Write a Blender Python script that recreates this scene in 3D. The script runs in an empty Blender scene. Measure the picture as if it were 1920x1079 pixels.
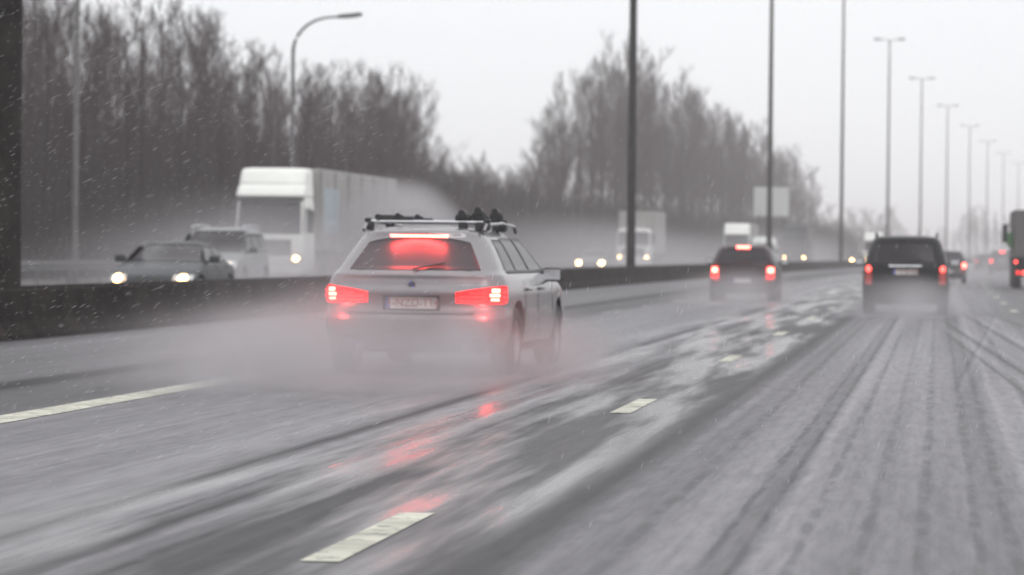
import bpy, bmesh, math, random
import numpy as np
from mathutils import Vector, Matrix
C = bpy.context.scene
PI = math.pi
R = math.radians
random.seed(7)
rng = np.random.default_rng(11)

# ------------------------------------------------------------------ camera
CAM_H = 1.22
cam_d = bpy.data.cameras.new('camera')
cam = bpy.data.objects.new('camera', cam_d)
C.collection.objects.link(cam)
C.camera = cam
cam_d.sensor_width = 36.0
cam_d.lens = 36.0 * 6325 / 1920
cam_d.clip_start = 0.5
cam_d.clip_end = 12000
cam_d.dof.use_dof = True
cam_d.dof.focus_distance = 20.5
cam_d.dof.aperture_fstop = 3.3
cam_d.dof.aperture_blades = 0
FPX = 6325.0
yc = Vector((1759 - 960, 539.5 - 480.0, -FPX)).normalized()          # road direction seen by the camera
v0 = Vector((-960, 539.5 - 461.5, -FPX)).normalized()                # the level horizon at the frame's other side
zc = yc.cross(v0).normalized()
if zc.y < 0: zc = -zc
xc = yc.cross(zc).normalized()
rot = Matrix((xc, yc, zc))                                          # rows: world axes in camera axes
cam.matrix_world = Matrix.Translation((0, 0, CAM_H)) @ rot.to_4x4()

# ------------------------------------------------------------------ sky, sun, exposure
SUN_EL, SUN_AZ = 38, 150
w = bpy.data.worlds.new('World'); C.world = w
w.use_nodes = True
nt = w.node_tree; nt.nodes.clear()
out = nt.nodes.new('ShaderNodeOutputWorld'); bg = nt.nodes.new('ShaderNodeBackground')
sky = nt.nodes.new('ShaderNodeTexSky'); sky.sky_type = 'NISHITA'; sky.sun_disc = False
sky.sun_elevation = R(SUN_EL); sky.sun_rotation = R(SUN_AZ)
hs = nt.nodes.new('ShaderNodeHueSaturation'); hs.inputs['Saturation'].default_value = 0.25
tc = nt.nodes.new('ShaderNodeTexCoord'); no = nt.nodes.new('ShaderNodeTexNoise')
no.inputs['Scale'].default_value = 2.2; no.inputs['Detail'].default_value = 3
cr = nt.nodes.new('ShaderNodeValToRGB')
cr.color_ramp.elements[0].position = .3; cr.color_ramp.elements[0].color = (.765, .785, .81, 1)
cr.color_ramp.elements[1].position = .7; cr.color_ramp.elements[1].color = (.845, .845, .85, 1)
mul = nt.nodes.new('ShaderNodeVectorMath'); mul.operation = 'SCALE'; mul.inputs['Scale'].default_value = 10.0
mix = nt.nodes.new('ShaderNodeMixRGB'); mix.inputs[0].default_value = .94                 # the cloud cover over the clear sky
nt.links.new(tc.outputs['Generated'], no.inputs['Vector']); nt.links.new(no.outputs['Fac'], cr.inputs[0])
sx = nt.nodes.new('ShaderNodeSeparateXYZ'); nt.links.new(tc.outputs['Generated'], sx.inputs[0])
mx = nt.nodes.new('ShaderNodeMath'); mx.operation = 'MAXIMUM'; mx.inputs[1].default_value = 0; nt.links.new(sx.outputs[2], mx.inputs[0])
ov = nt.nodes.new('ShaderNodeMath'); ov.operation = 'MULTIPLY_ADD'; ov.inputs[1].default_value = .55; ov.inputs[2].default_value = 1.0; nt.links.new(mx.outputs[0], ov.inputs[0])
m2 = nt.nodes.new('ShaderNodeVectorMath'); m2.operation = 'SCALE'                     # an overcast sky is brighter overhead
nt.links.new(cr.outputs[0], m2.inputs[0]); nt.links.new(ov.outputs[0], m2.inputs['Scale']); nt.links.new(m2.outputs[0], mul.inputs[0])
nt.links.new(sky.outputs[0], hs.inputs['Color']); nt.links.new(hs.outputs[0], mix.inputs[1]); nt.links.new(mul.outputs[0], mix.inputs[2])
nt.links.new(mix.outputs[0], bg.inputs[0]); bg.inputs[1].default_value = 0.126
nt.links.new(bg.outputs[0], out.inputs[0])
sd = bpy.data.lights.new('sun', 'SUN'); sd.energy = 0.5; sd.angle = R(25); sd.color = (1, .97, .93)
so = bpy.data.objects.new('sun', sd); C.collection.objects.link(so)
so.rotation_euler = (R(90 - SUN_EL), 0, R(180 - SUN_AZ))
C.view_settings.view_transform = 'Standard'; C.view_settings.look = 'None'
C.view_settings.gamma = 1; C.view_settings.exposure = 0.0
cy = C.cycles
cy.max_bounces = 5; cy.diffuse_bounces = 2; cy.glossy_bounces = 3; cy.transmission_bounces = 2
cy.volume_bounces = 2; cy.transparent_max_bounces = 6
cy.volume_step_rate = 1.0; cy.volume_max_steps = 96
cy.sample_clamp_indirect = 3.0
cy.use_denoising = True
cy.caustics_reflective = False; cy.caustics_refractive = False

# ------------------------------------------------------------------ helpers
COL = C.collection
def tag(o, label=None, cat=None, group=None, kind=None):
    if label: o['label'] = label
    if cat: o['category'] = cat
    if group: o['group'] = group
    if kind: o['kind'] = kind
    return o
def empty(name, loc=(0, 0, 0), rz=0.0):
    o = bpy.data.objects.new(name, None); COL.objects.link(o)
    o.location = loc; o.rotation_euler = (0, 0, rz); o.empty_display_size = .3
    return o
def link(name, verts, faces, mat, parent=None, smooth=False, mats=None, fm=None):
    me = bpy.data.meshes.new(name)
    me.from_pydata([tuple(v) for v in verts], [], [tuple(f) for f in faces])
    for m in (mats or [mat]): me.materials.append(m)
    if fm: me.polygons.foreach_set('material_index', fm)
    if smooth: me.polygons.foreach_set('use_smooth', [True] * len(me.polygons))
    me.update()
    o = bpy.data.objects.new(name, me); COL.objects.link(o)
    if parent: o.parent = parent
    return o
class MB:
    def __init__(s): s.v = []; s.f = []
    def add(s, vs, fs):
        b = len(s.v); s.v += [tuple(v) for v in vs]; s.f += [tuple(i + b for i in f) for f in fs]
        return s
    def box(s, cx, cy_, cz, sx, sy, sz, bev=0.0, M=None):
        bm = bmesh.new(); bmesh.ops.create_cube(bm, size=1)
        for v in bm.verts: v.co = Vector((v.co.x * sx, v.co.y * sy, v.co.z * sz))
        if bev > 0: bmesh.ops.bevel(bm, geom=bm.edges[:], offset=bev, segments=2, affect='EDGES', profile=.5)
        if M is not None:
            for v in bm.verts: v.co = M @ v.co
        bm.verts.index_update()
        s.add([(v.co.x + cx, v.co.y + cy_, v.co.z + cz) for v in bm.verts], [[v.index for v in f.verts] for f in bm.faces])
        bm.free(); return s
    def tube(s, pts, rad, n=10, cap=True):
        pts = [Vector(p) for p in pts]
        rad = rad if isinstance(rad, (list, tuple)) else [rad] * len(pts)
        vs = []; fs = []
        for i, p in enumerate(pts):
            d = (pts[min(i + 1, len(pts) - 1)] - pts[max(i - 1, 0)]).normalized()
            a = Vector((0, 0, 1)) if abs(d.z) < .9 else Vector((1, 0, 0))
            u = d.cross(a).normalized(); q = d.cross(u)
            for k in range(n):
                t = 2 * PI * k / n
                vs.append(p + (u * math.cos(t) + q * math.sin(t)) * rad[i])
        for i in range(len(pts) - 1):
            for k in range(n):
                fs.append((i * n + k, i * n + (k + 1) % n, (i + 1) * n + (k + 1) % n, (i + 1) * n + k))
        if cap: fs += [tuple(range(n))[::-1], tuple(range((len(pts) - 1) * n, len(pts) * n))]
        return s.add(vs, fs)
    def lathe_x(s, prof, cx, cy_, cz, n=28):      # prof: (x, r) around the x axis
        vs = []; fs = []; m = len(prof)
        for k in range(n):
            t = 2 * PI * k / n
            for (x, r) in prof: vs.append((cx + x, cy_ + r * math.cos(t), cz + r * math.sin(t)))
        for k in range(n):
            for j in range(m - 1):
                a = k * m + j; b = ((k + 1) % n) * m + j
                fs.append((a, a + 1, b + 1, b))
        return s.add(vs, fs)
    def build(s, name, mat, parent=None, smooth=False): return link(name, s.v, s.f, mat, parent, smooth)

def nodes(name):
    m = bpy.data.materials.new(name); m.use_nodes = True
    return m, m.node_tree, m.node_tree.nodes['Principled BSDF']
def N(nt, t, **kw):
    n = nt.nodes.new(t)
    for k, v in kw.items():
        if k in n.inputs: n.inputs[k].default_value = v
        else: setattr(n, k, v)
    return n
def mat(name, col, rough=.5, metal=0.0, coat=0.0, var=.12, scale=6.0, bump=0.0, dirt=None, dirt_h=None, spec=.5):
    m, nt, b = nodes(name)
    b.inputs['Roughness'].default_value = rough; b.inputs['Metallic'].default_value = metal
    b.inputs['Coat Weight'].default_value = coat; b.inputs['Coat Roughness'].default_value = .08
    b.inputs['Specular IOR Level'].default_value = spec
    tc = N(nt, 'ShaderNodeTexCoord'); n1 = N(nt, 'ShaderNodeTexNoise', Scale=scale, Detail=5.0)
    nt.links.new(tc.outputs['Object'], n1.inputs['Vector'])
    r = N(nt, 'ShaderNodeValToRGB')
    r.color_ramp.elements[0].position = .3; r.color_ramp.elements[1].position = .7
    r.color_ramp.elements[0].color = (*[c * (1 - var) for c in col], 1); r.color_ramp.elements[1].color = (*[min(1, c * (1 + var)) for c in col], 1)
    nt.links.new(n1.outputs['Fac'], r.inputs[0]); last = r.outputs[0]
    if dirt:                                   # road film thrown up the lower part
        sp = N(nt, 'ShaderNodeSeparateXYZ'); nt.links.new(tc.outputs['Object'], sp.inputs[0])
        mr = N(nt, 'ShaderNodeMapRange'); mr.inputs[1].default_value = dirt_h[0]; mr.inputs[2].default_value = dirt_h[1]
        mr.inputs[3].default_value = .85; mr.inputs[4].default_value = 0
        ad = N(nt, 'ShaderNodeMath', operation='MULTIPLY_ADD'); ad.inputs[1].default_value = .25
        nt.links.new(n1.outputs['Fac'], ad.inputs[0]); nt.links.new(sp.outputs[2], ad.inputs[2]); nt.links.new(ad.outputs[0], mr.inputs[0])
        mx = N(nt, 'ShaderNodeMixRGB'); nt.links.new(mr.outputs[0], mx.inputs[0]); nt.links.new(last, mx.inputs[1]); mx.inputs[2].default_value = (*dirt, 1)
        last = mx.outputs[0]
    nt.links.new(last, b.inputs['Base Color'])
    if bump > 0:
        bp = N(nt, 'ShaderNodeBump', Strength=bump, Distance=.02); nt.links.new(n1.outputs['Fac'], bp.inputs['Height']); nt.links.new(bp.outputs[0], b.inputs['Normal'])
    return m
def glow(name, col, strength):
    m, nt, b = nodes(name)
    b.inputs['Base Color'].default_value = (*[min(1, c) for c in col], 1)
    b.inputs['Emission Color'].default_value = (*col, 1); b.inputs['Emission Strength'].default_value = strength
    return m

M = dict(
    lorry_white=mat('lorry_white', (.74, .75, .71), .4, 0, .2, .04, scale=2),
    silver=mat('silver_paint', (.225, .212, .222), .26, .6, .3, .03, dirt=(.05, .042, .046), dirt_h=(.45, 1.05)),
    black_paint=mat('black_paint', (.009, .008, .010), .4, 0, .05, .1, dirt=(.032, .028, .030), dirt_h=(.4, 1.0), spec=.25),
    plum_paint=mat('plum_paint', (.028, .012, .017), .4, 0, .1, .1, dirt=(.040, .032, .034), dirt_h=(.3, .8), spec=.25),
    grey_paint=mat('grey_paint', (.026, .031, .036), .45, 0, .05, .08, spec=.25, dirt=(.10, .095, .09), dirt_h=(.2, .6)),
    pale_paint=mat('pale_grey_paint', (.17, .18, .185), .4, .0, .1, .08, spec=.3, dirt=(.2, .19, .18), dirt_h=(.2, .8)),
    white_paint=mat('white_paint', (.52, .53, .51), .4, 0, .4, .04, scale=2),
    bluegrey=mat('pale_blue_panel', (.30, .36, .40), .5, 0, 0, .06),
    trailer=mat('trailer_curtain', (.27, .26, .25), .5, 0, 0, .1, scale=1.2),
    dark_trailer=mat('dark_trailer', (.10, .095, .09), .5, 0, 0, .15, scale=2),
    wet_glass=mat('wet_rear_glass', (.030, .018, .024), .46, 0, 0, .15, spec=.6),
    glass=mat('dark_glass', (.020, .016, .020), .28, 0, 0, .1, spec=.28),
    trim=mat('black_trim', (.018, .018, .02), .55, 0, 0, .2),
    tyre=mat('tyre_rubber', (.02, .02, .021), .8, 0, 0, .2, bump=.3),
    rim=mat('wheel_alloy', (.32, .32, .33), .35, .8, 0, .1),
    chrome=mat('bright_metal', (.6, .6, .62), .2, 1, 0, .04),
    plate=mat('plate_white', (.50, .48, .46), .4, 0, 0, .1),
    plate_blue=mat('plate_blue', (.05, .06, .30), .4, 0, 0, .1),
    plate_text=mat('plate_letters', (.25, .08, .07), .5, 0, 0, .05),
    red_lens2=glow('red_lens_glowing', (1, .006, .008), 1.0),
    red_lens=mat('red_lens', (.35, .015, .012), .15, 0, .5, .1),
    amber_lens=mat('amber_lens', (.5, .15, .02), .2, 0, .5, .1),
    clear_lens=mat('clear_lens', (.6, .6, .6), .1, 0, .5, .05),
    lamp_steel=mat('galvanised_pole', (.022, .020, .018), .8, 0, 0, .5, scale=3, spec=.1),
    concrete=mat('wet_concrete', (.020, .016, .015), .9, 0, 0, .6, scale=1.3, bump=.3, spec=.03),
    bark=mat('bark', (.028, .020, .020), .9, 0, 0, .3, scale=3, spec=.1),
    bark_pale=mat('birch_bark', (.16, .15, .15), .9, 0, 0, .35, scale=5, spec=.1),
    twig=mat('bare_twigs', (.046, .028, .028), .9, 0, 0, .2, scale=.6, spec=.05),
    under=mat('undergrowth', (.035, .030, .028), .95, 0, 0, .3, scale=1.0, spec=.05),
    guard=mat('guard_rail_steel', (.045, .045, .045), .8, .0, 0, .2),
    sign=mat('sign_back', (.50, .52, .50), .6, 0, 0, .06, scale=.8),
    green=mat('green_panel', (.05, .16, .05), .5, 0, 0, .1),
    red_hot=glow('brake_light_core', (1, .12, .085), 16),
    red_lit=glow('tail_light_lit', (1, .02, .02), 2.6),
    red_round=glow('tail_light_round', (1, .07, .055), 5.5),
    red_dim=glow('tail_light_dim', (1, .05, .05), .8),
    head=glow('headlight_lit', (1, .60, .26), 9),
    head_far=glow('headlight_far', (1, .64, .30), 24),
    head_dim=glow('headlight_dim', (1, .9, .75), 3.0),
)

# the road swings gently to the right beyond 150 m
CZ = [0, 130, 224, 312, 400, 488, 576, 664, 752, 840, 928, 1400, 3000]
CO = [0, 0, 1.3, 3.6, 6.55, 9.9, 13.8, 18.4, 23.1, 28.2, 34, 66, 190]
_zs = np.arange(0, 3001, 5.0); _os = np.interp(_zs, CZ, CO)
_k = np.exp(-np.linspace(-2, 2, 25) ** 2); _k /= _k.sum()
_os = np.convolve(np.pad(_os, 12, mode='reflect', reflect_type='odd'), _k, 'valid')
def off(z): return float(np.interp(z, _zs, _os))

# ------------------------------------------------------------------ ground, carriageways
ZSEG = list(np.concatenate([[-30, -5], np.arange(0, 150, 10), np.arange(150, 1400, 20), np.arange(1400, 3000, 100)]))
def strip(name, u0, u1, z, m, z0=-30, z1=2900, n=1, kind='structure', rows=None, hfun=None):
    zs = rows if rows is not None else [q for q in ZSEG if z0 <= q <= z1]
    vs = []; fs = []; uv = []
    for q in zs:
        for k in range(n + 1):
            u = u0 + (u1 - u0) * k / n
            vs.append((u + off(max(q, 0)), q, z if hfun is None else hfun(u))); uv.append((u, q))
    for i in range(len(zs) - 1):
        for k in range(n):
            a = i * (n + 1) + k; fs.append((a, a + 1, a + n + 2, a + n + 1))
    o = link(name, vs, fs, m)
    l = o.data.uv_layers.new(name='UVMap')
    for lp in o.data.loops: l.data[lp.index].uv = uv[lp.vertex_index]
    if kind: o['kind'] = kind
    return o

def road_material(name, stops, lo, hi, slush=(.262, .252, .265), asphalt=(.024, .023, .026), shear=True):
    m, nt, b = nodes(name); L = nt.links.new
    uv = N(nt, 'ShaderNodeUVMap'); sp = N(nt, 'ShaderNodeSeparateXYZ'); L(uv.outputs[0], sp.inputs[0])
    def math_(op, a, b_=None, c=None):
        n = N(nt, 'ShaderNodeMath', operation=op)
        for i, x in enumerate((a, b_, c)):
            if x is None: continue
            if isinstance(x, (int, float)): n.inputs[i].default_value = x
            else: L(x, n.inputs[i])
        return n.outputs[0]
    U, V = sp.outputs[0], sp.outputs[1]
    def noise(su, sv, detail=4.0, seed=0.0, rough=.55):
        cb = N(nt, 'ShaderNodeCombineXYZ'); L(math_('MULTIPLY_ADD', U, su, seed), cb.inputs[0]); L(math_('MULTIPLY', V, sv), cb.inputs[1])
        n = N(nt, 'ShaderNodeTexNoise', Scale=1.0, Detail=detail, Roughness=rough); L(cb.outputs[0], n.inputs['Vector'])
        return n.outputs['Fac']
    wob = math_('MULTIPLY_ADD', noise(.1, .008, 2.0, 3.0), .14, -.07)          # tracks wander
    fine = math_('MULTIPLY_ADD', noise(9, .7, 4.0, 9.0), .07, -.035)           # ragged edges
    uu = math_('ADD', math_('ADD', U, wob), fine)
    pos = math_('MULTIPLY', math_('SUBTRACT', uu, lo), 1.0 / (hi - lo))
    rp = N(nt, 'ShaderNodeValToRGB'); e = rp.color_ramp.elements
    for i, (u, s) in enumerate(stops):
        p = (u - lo) / (hi - lo)
        if i < 2: el = e[i]; el.position = p
        else: el = e.new(p)
        el.color = (s, s, s, 1)
    L(pos, rp.inputs[0]); s0 = rp.outputs[0]
    def mr(x, a, b_, c=0.0, d=1.0):
        n = N(nt, 'ShaderNodeMapRange'); L(x, n.inputs[0])
        for i, q in enumerate((a, b_, c, d)): n.inputs[i + 1].default_value = q
        return n.outputs[0]
    streak = mr(noise(3.8, .035, 6.0, 31.0, .62), .34, .66, .76, 1.18)
    speck = mr(noise(15, 1.1, 6.0, 57.0, .7), .38, .60, .82, 1.12)
    patch = mr(noise(.7, .02, 4.0, 71.0), .35, .65, .80, 1.12)
    s = math_('MULTIPLY', math_('MULTIPLY', s0, streak), math_('MULTIPLY', speck, patch))
    if shear:                                 # fine straight tyre tracks and the slush ridges beside them
        tread = mr(noise(6, 1.6, 3.0, 17.0), .40, .56, .35, 1)
        for (uc, wd, amt) in ((-4.9, .05, .25), (-3.74, .045, -.22), (-3.52, .03, .5), (-3.26, .045, -.22), (-3.08, .03, .6), (-2.80, .05, .45), (-2.66, .04, -.15), (-1.52, .05, -.18), (-1.28, .04, .4), (-1.0, .035, -.16), (-.90, .022, .42), (-.78, .022, .38), (-.70, .04, -.18),
                              (-.56, .03, .4), (-.30, .03, .3), (-.06, .035, .35), (.18, .03, .35), (.33, .03, .35), (.48, .04, -.15), (.75, .05, .35)):
            t = math_('MULTIPLY', mr(math_('ABSOLUTE', math_('SUBTRACT', uu, uc)), wd * .4, wd * 1.25, 1, 0), tread)
            s = math_('MULTIPLY_ADD', t, -amt, s) if amt < 0 else math_('MULTIPLY', s, math_('SUBTRACT', 1.0, math_('MULTIPLY', t, amt)))
        # tracks of a vehicle that changed lanes, cut across the slush
        gate = math_('MULTIPLY', math_('MULTIPLY', mr(U, .05, .3, 0, 1), mr(V, 25, 33, 0, 1)), mr(V, 62, 85, 1, 0))
        for (uc, k, z0, wd, amt) in ((.15, -.0285, 52.8, .05, .6), (.27, -.0285, 52.8, .05, -.2), (.41, -.0285, 52.8, .06, .65), (.54, -.0285, 52.8, .04, -.2), (.95, -.022, 52.8, .07, .6), (1.08, -.022, 52.8, .05, -.3), (.66, .026, 48, .05, -.15), (.60, .026, 48, .04, .3), (1.45, -.03, 60, .10, .5)):
            ul = math_('MULTIPLY_ADD', math_('SUBTRACT', V, z0), -k, U)
            d = math_('ABSOLUTE', math_('SUBTRACT', math_('ADD', ul, math_('MULTIPLY', fine, .5)), uc))
            t = math_('MULTIPLY', mr(d, 0, wd, 1, 0), gate)
            s = math_('MULTIPLY_ADD', t, -amt, s) if amt < 0 else math_('MULTIPLY', s, math_('SUBTRACT', 1.0, math_('MULTIPLY', t, amt)))
    s = math_('MINIMUM', math_('MAXIMUM', s, 0.0), 1.0)
    cm = N(nt, 'ShaderNodeMixRGB'); L(s, cm.inputs[0]); cm.inputs[1].default_value = (*asphalt, 1); cm.inputs[2].default_value = (*slush, 1)
    L(cm.outputs[0], b.inputs['Base Color'])
    wet = math_('MULTIPLY', mr(noise(2.2, .12, 4.0, 91.0), .42, .60, 0, 1), math_('MULTIPLY', mr(U, -4.6, -3.6, 0, 1), mr(U, -1.75, -1.95, 0, 1)))
    ro = math_('MULTIPLY_ADD', s, .10, math_('MULTIPLY_ADD', wet, -.38, .54))
    L(math_('MAXIMUM', ro, .12), b.inputs['Roughness'])
    L(math_('MULTIPLY_ADD', s, .10, math_('MULTIPLY_ADD', wet, .12, .03)), b.inputs['Specular IOR Level'])
    hb = math_('ADD', math_('MULTIPLY', noise(14, 2.2, 5.0, 5.0, .65), .5), math_('MULTIPLY', s, .9))
    bp = N(nt, 'ShaderNodeBump', Strength=.16, Distance=.010); L(hb, bp.inputs['Height']); L(bp.outputs[0], b.inputs['Normal'])
    return m

stops = [(-12.4, .42), (-8.40, .40), (-8.22, .03), (-7.95, .0), (-7.78, .22), (-6.75, .28), (-6.45, .60), (-5.2, .80), (-4.0, .74),
         (-3.87, .08), (-3.74, .70), (-3.49, .62), (-3.39, .05), (-3.28, .52), (-3.08, .44), (-2.95, .22), (-2.55, .32),
         (-1.90, .22), (-1.70, .15), (-1.52, .46), (-.93, .74), (-.89, .45), (-.85, .66), (-.79, .42), (-.74, .80), (.08, .74), (.26, .46), (.46, .78),
         (2.2, .42), (5.6, .62), (9.0, .66)]
RM = road_material('slushy_asphalt', stops, -12.4, 9.0)
ground_m = mat('winter_ground', (.07, .066, .062), .9, 0, 0, .4, scale=.25, bump=.5, spec=.1)
g = link('ground', [(-900, -60, -.35), (1500, -60, -.35), (1500, 6000, -.35), (-900, 6000, -.35)], [(0, 1, 2, 3)], ground_m); g['kind'] = 'structure'
strip('road', -11.8, 8.6, 0, RM)
RM2 = road_material('opposite_asphalt', [(-28, .5), (-26.6, .4), (-26, .75), (-21.3, .8), (-21.1, .3), (-20.9, .8), (-17.4, .8), (-17.3, .35), (-17.1, .8), (-13.3, .6)], -28, -13.3, shear=False)
strip('opposite_road', -27.6, -13.3, 0, RM2)
strip('median_strip', -13.3, -11.8, -.01, ground_m)
strip('verge', 8.6, 60, -.06, ground_m, n=2)
strip('embankment', -80, -27.6, 0, ground_m, n=6, hfun=lambda u: -.06 + max(0, (-30 - u)) * .045)

_c = M['concrete'].node_tree; _b = _c.nodes['Principled BSDF']; _src = _b.inputs['Base Color'].links[0].from_socket
_t = N(_c, 'ShaderNodeTexCoord'); _s = N(_c, 'ShaderNodeSeparateXYZ'); _c.links.new(_t.outputs['Object'], _s.inputs[0])
_m = N(_c, 'ShaderNodeMath', operation='MODULO'); _m.inputs[1].default_value = 6.0; _c.links.new(_s.outputs[1], _m.inputs[0])
_g = N(_c, 'ShaderNodeMath', operation='GREATER_THAN'); _g.inputs[1].default_value = .12; _c.links.new(_m.outputs[0], _g.inputs[0])
_x = N(_c, 'ShaderNodeMixRGB'); _x.inputs[1].default_value = (.006, .006, .006, 1); _c.links.new(_g.outputs[0], _x.inputs[0]); _c.links.new(_src, _x.inputs[2]); _c.links.new(_x.outputs[0], _b.inputs['Base Color'])
MARK = mat('road_paint', (.46, .45, .38), .6, 0, 0, .30, scale=2.3, spec=.15)
_c = MARK.node_tree; _b = _c.nodes['Principled BSDF']; _src = _b.inputs['Base Color'].links[0].from_socket      # chipped, half covered paint
_t = N(_c, 'ShaderNodeTexCoord'); _n = N(_c, 'ShaderNodeTexNoise', Scale=7.0, Detail=7.0, Roughness=.7); _c.links.new(_t.outputs['Object'], _n.inputs['Vector'])
_r = N(_c, 'ShaderNodeMapRange'); _r.inputs[1].default_value = .54; _r.inputs[2].default_value = .63; _c.links.new(_n.outputs['Fac'], _r.inputs[0])
_x = N(_c, 'ShaderNodeMixRGB'); _x.inputs[2].default_value = (.11, .11, .115, 1); _c.links.new(_r.outputs[0], _x.inputs[0]); _c.links.new(_src, _x.inputs[1]); _c.links.new(_x.outputs[0], _b.inputs['Base Color'])
def quads(name, rects, z=.004, m=MARK):
    vs = []; fs = []
    for (u0, u1, a, b) in rects:
        n = max(1, int((b - a) / 10)); base = len(vs)
        for i in range(n + 1):
            q = a + (b - a) * i / n
            vs += [(u0 + off(q), q, z), (u1 + off(q), q, z)]
        for i in range(n): k = base + 2 * i; fs.append((k, k + 1, k + 3, k + 2))
    o = link(name, vs, fs, m); o['kind'] = 'structure'; return o
quads('lane_marking', [(-6.66, -6.36, 0, 54)])
quads('lane_marking', [(-6.70 + .02 * (k % 3), -6.60 + .015 * (k % 2), 58 + 9 * k, 61 + 9 * k + (k % 3)) for k in range(60)], m=mat('slush_covered_paint', (.30, .29, .28), .7, 0, 0, .4, scale=3, spec=.1))
quads('dashed_lane_marking', [(-2.46, -2.30, 12.95 + 12.5 * k, 15.45 + 12.5 * k) for k in range(0, 60)])
quads('right_dashed_marking', [(1.62, 1.78, 75 + 12.5 * k, 77.5 + 12.5 * k) for k in range(0, 40)])
quads('edge_marking', [(5.4, 5.6, 60, 900)])
quads('opposite_marking', [(-13.95, -13.8, 40, 900), (-26.3, -26.1, 40, 900)] + [(u - .07, u + .07, 50 + 12.5 * k, 52.5 + 12.5 * k) for k in range(40) for u in (-17.3, -21.2)])

# ------------------------------------------------------------------ barriers, guard rail
def sweep(name, prof, u0, z0, z1, m, step=8):
    zs = list(np.arange(z0, z1 + .1, step)); vs = []; fs = []; n = len(prof)
    for q in zs:
        for (x, h) in prof: vs.append((u0 + x + off(q), q, h))
    for i in range(len(zs) - 1):
        for k in range(n):
            a = i * n + k; b = i * n + (k + 1) % n; fs.append((a, b, b + n, a + n))
    fs += [tuple(range(n))[::-1], tuple(range((len(zs) - 1) * n, len(zs) * n))]
    return link(name, vs, fs, m)
jersey = [(-.27, 0), (.27, 0), (.27, .07), (.15, .24), (.10, .62), (.085, .645), (-.085, .645), (-.10, .62), (-.15, .24), (-.27, .07)]
o = sweep('concrete_barrier', jersey, -12.05, 20, 980, M['concrete'])
tag(o, 'dark wet concrete median barrier along the near carriageway', 'barrier')
o = sweep('concrete_barrier', jersey, -13.15, 20, 980, M['concrete'])
tag(o, 'second concrete barrier facing the oncoming lanes behind the lamp posts', 'barrier')
gr = empty('guard_rail', (0, 60, 0)); tag(gr, 'low steel guard rail beyond the oncoming lanes below the trees', 'guard rail')
o = sweep('rail', [(-.03, .46), (.03, .48), (0, .54), (.03, .60), (.03, .66), (0, .70), (-.03, .78), (-.05, .78), (-.05, .46)], -28.2, 50, 620, M['guard'])
o.parent = gr; o.matrix_parent_inverse = Matrix.Translation((0, -60, 0))
for k in range(60):
    z = 60 + 4 * k
    pm = MB().box(-28.3 + off(z), z, .3, .1, .12, .8, .01).build('post', M['guard'], gr); pm.matrix_parent_inverse = Matrix.Translation((0, -60, 0))

# ------------------------------------------------------------------ lamps
def tall_lamp(z, u, label, h=26.6, tilt=0):
    root = empty('street_lamp', (u + off(z), z, 0)); tag(root, label, 'street lamp', 'tall double-headed lamps along the median')
    MB().tube([(0, 0, -.4), (0, 0, .5), (0, 0, h * .5), (0, 0, h)], [.20, .19, .145, .09], 14).build('pole', M['lamp_steel'], root, True)
    MB().box(0, 0, .02, .6, .6, .06, .01).build('base_plate', M['lamp_steel'], root)
    MB().tube([(-1.05, 0, h + .10), (-.4, 0, h + .02), (0, 0, h - .02), (.4, 0, h + .02), (1.05, 0, h + .10)], .045, 8).build('arm', M['lamp_steel'], root, True)
    for s in (-1, 1):
        b = MB().box(s * 1.42, 0, h + .13, .9, .34, .18, .05, Matrix.Rotation(-s * .06, 3, 'Y')).build('lamp_head', M['lamp_steel'], root)
        MB().box(s * 1.42, 0, h + .03, .6, .24, .04, .01, Matrix.Rotation(-s * .06, 3, 'Y')).build('lens', M['clear_lens'], b)
    return root
lamp_lab = ['thick dark lamp post cut by the left edge of the view behind the barrier',
            'near lamp post rising in front of the right-hand wood, its head out of view',
            'lamp post directly behind the small dark hatchback, its head out of view',
            'thin lamp post at the right end of the big wood, its head out of view',
            'tall lamp with the highest visible double head, beside the black people carrier',
            'double-headed lamp second below the highest visible head',
            'double-headed lamp third in the row of visible heads',
            'hazy double-headed lamp fourth in the row of visible heads',
            'hazy double-headed lamp fifth in the row of visible heads',
            'faint double-headed lamp sixth in the row of visible heads',
            'faintest double-headed lamp seventh in the row near the right edge']
for k in range(11):
    z = 44.8 if k == 0 else 49 + 88 * k
    tall_lamp(z, -12.6, lamp_lab[k])
M['pale_steel'] = mat('weathered_steel', (.085, .082, .082), .7, 0, 0, .2, scale=3)
def arm_lamp(z, u, label, h=11.6):
    root = empty('curved_street_lamp', (u + off(z), z, 0)); tag(root, label, 'street lamp', 'curved arm lamps beyond the oncoming lanes')
    MB().tube([(0, 0, -.3), (0, 0, 1.2), (0, 0, h - 1.6)], [.12, .11, .085], 12).build('pole', M['pale_steel'], root, True)
    pts = [(0, 0, h - 1.6)]
    for i in range(1, 10):
        t = i / 9 * PI / 2 * .93
        pts.append((1.75 * (1 - math.cos(t)), 0, h - 1.6 + 1.55 * math.sin(t)))
    pts.append((2.1, 0, h - .03))
    MB().tube(pts, [.08 - .003 * i for i in range(len(pts))], 10).build('arm', M['pale_steel'], root, True)
    b = MB().box(2.55, 0, h + .03, 1.1, .32, .17, .06, Matrix.Rotation(-.1, 3, 'Y')).build('lamp_head', M['pale_steel'], root)
    MB().box(2.6, 0, h - .06, .6, .22, .05, .015, Matrix.Rotation(-.1, 3, 'Y')).build('lens', M['clear_lens'], b)
arm_lamp(148, -28.9, 'grey lamp with curved arm and flat head above the left wood')
arm_lamp(111, -28.9, 'pale faint lamp post against the dark wood, its head out of view')

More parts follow.
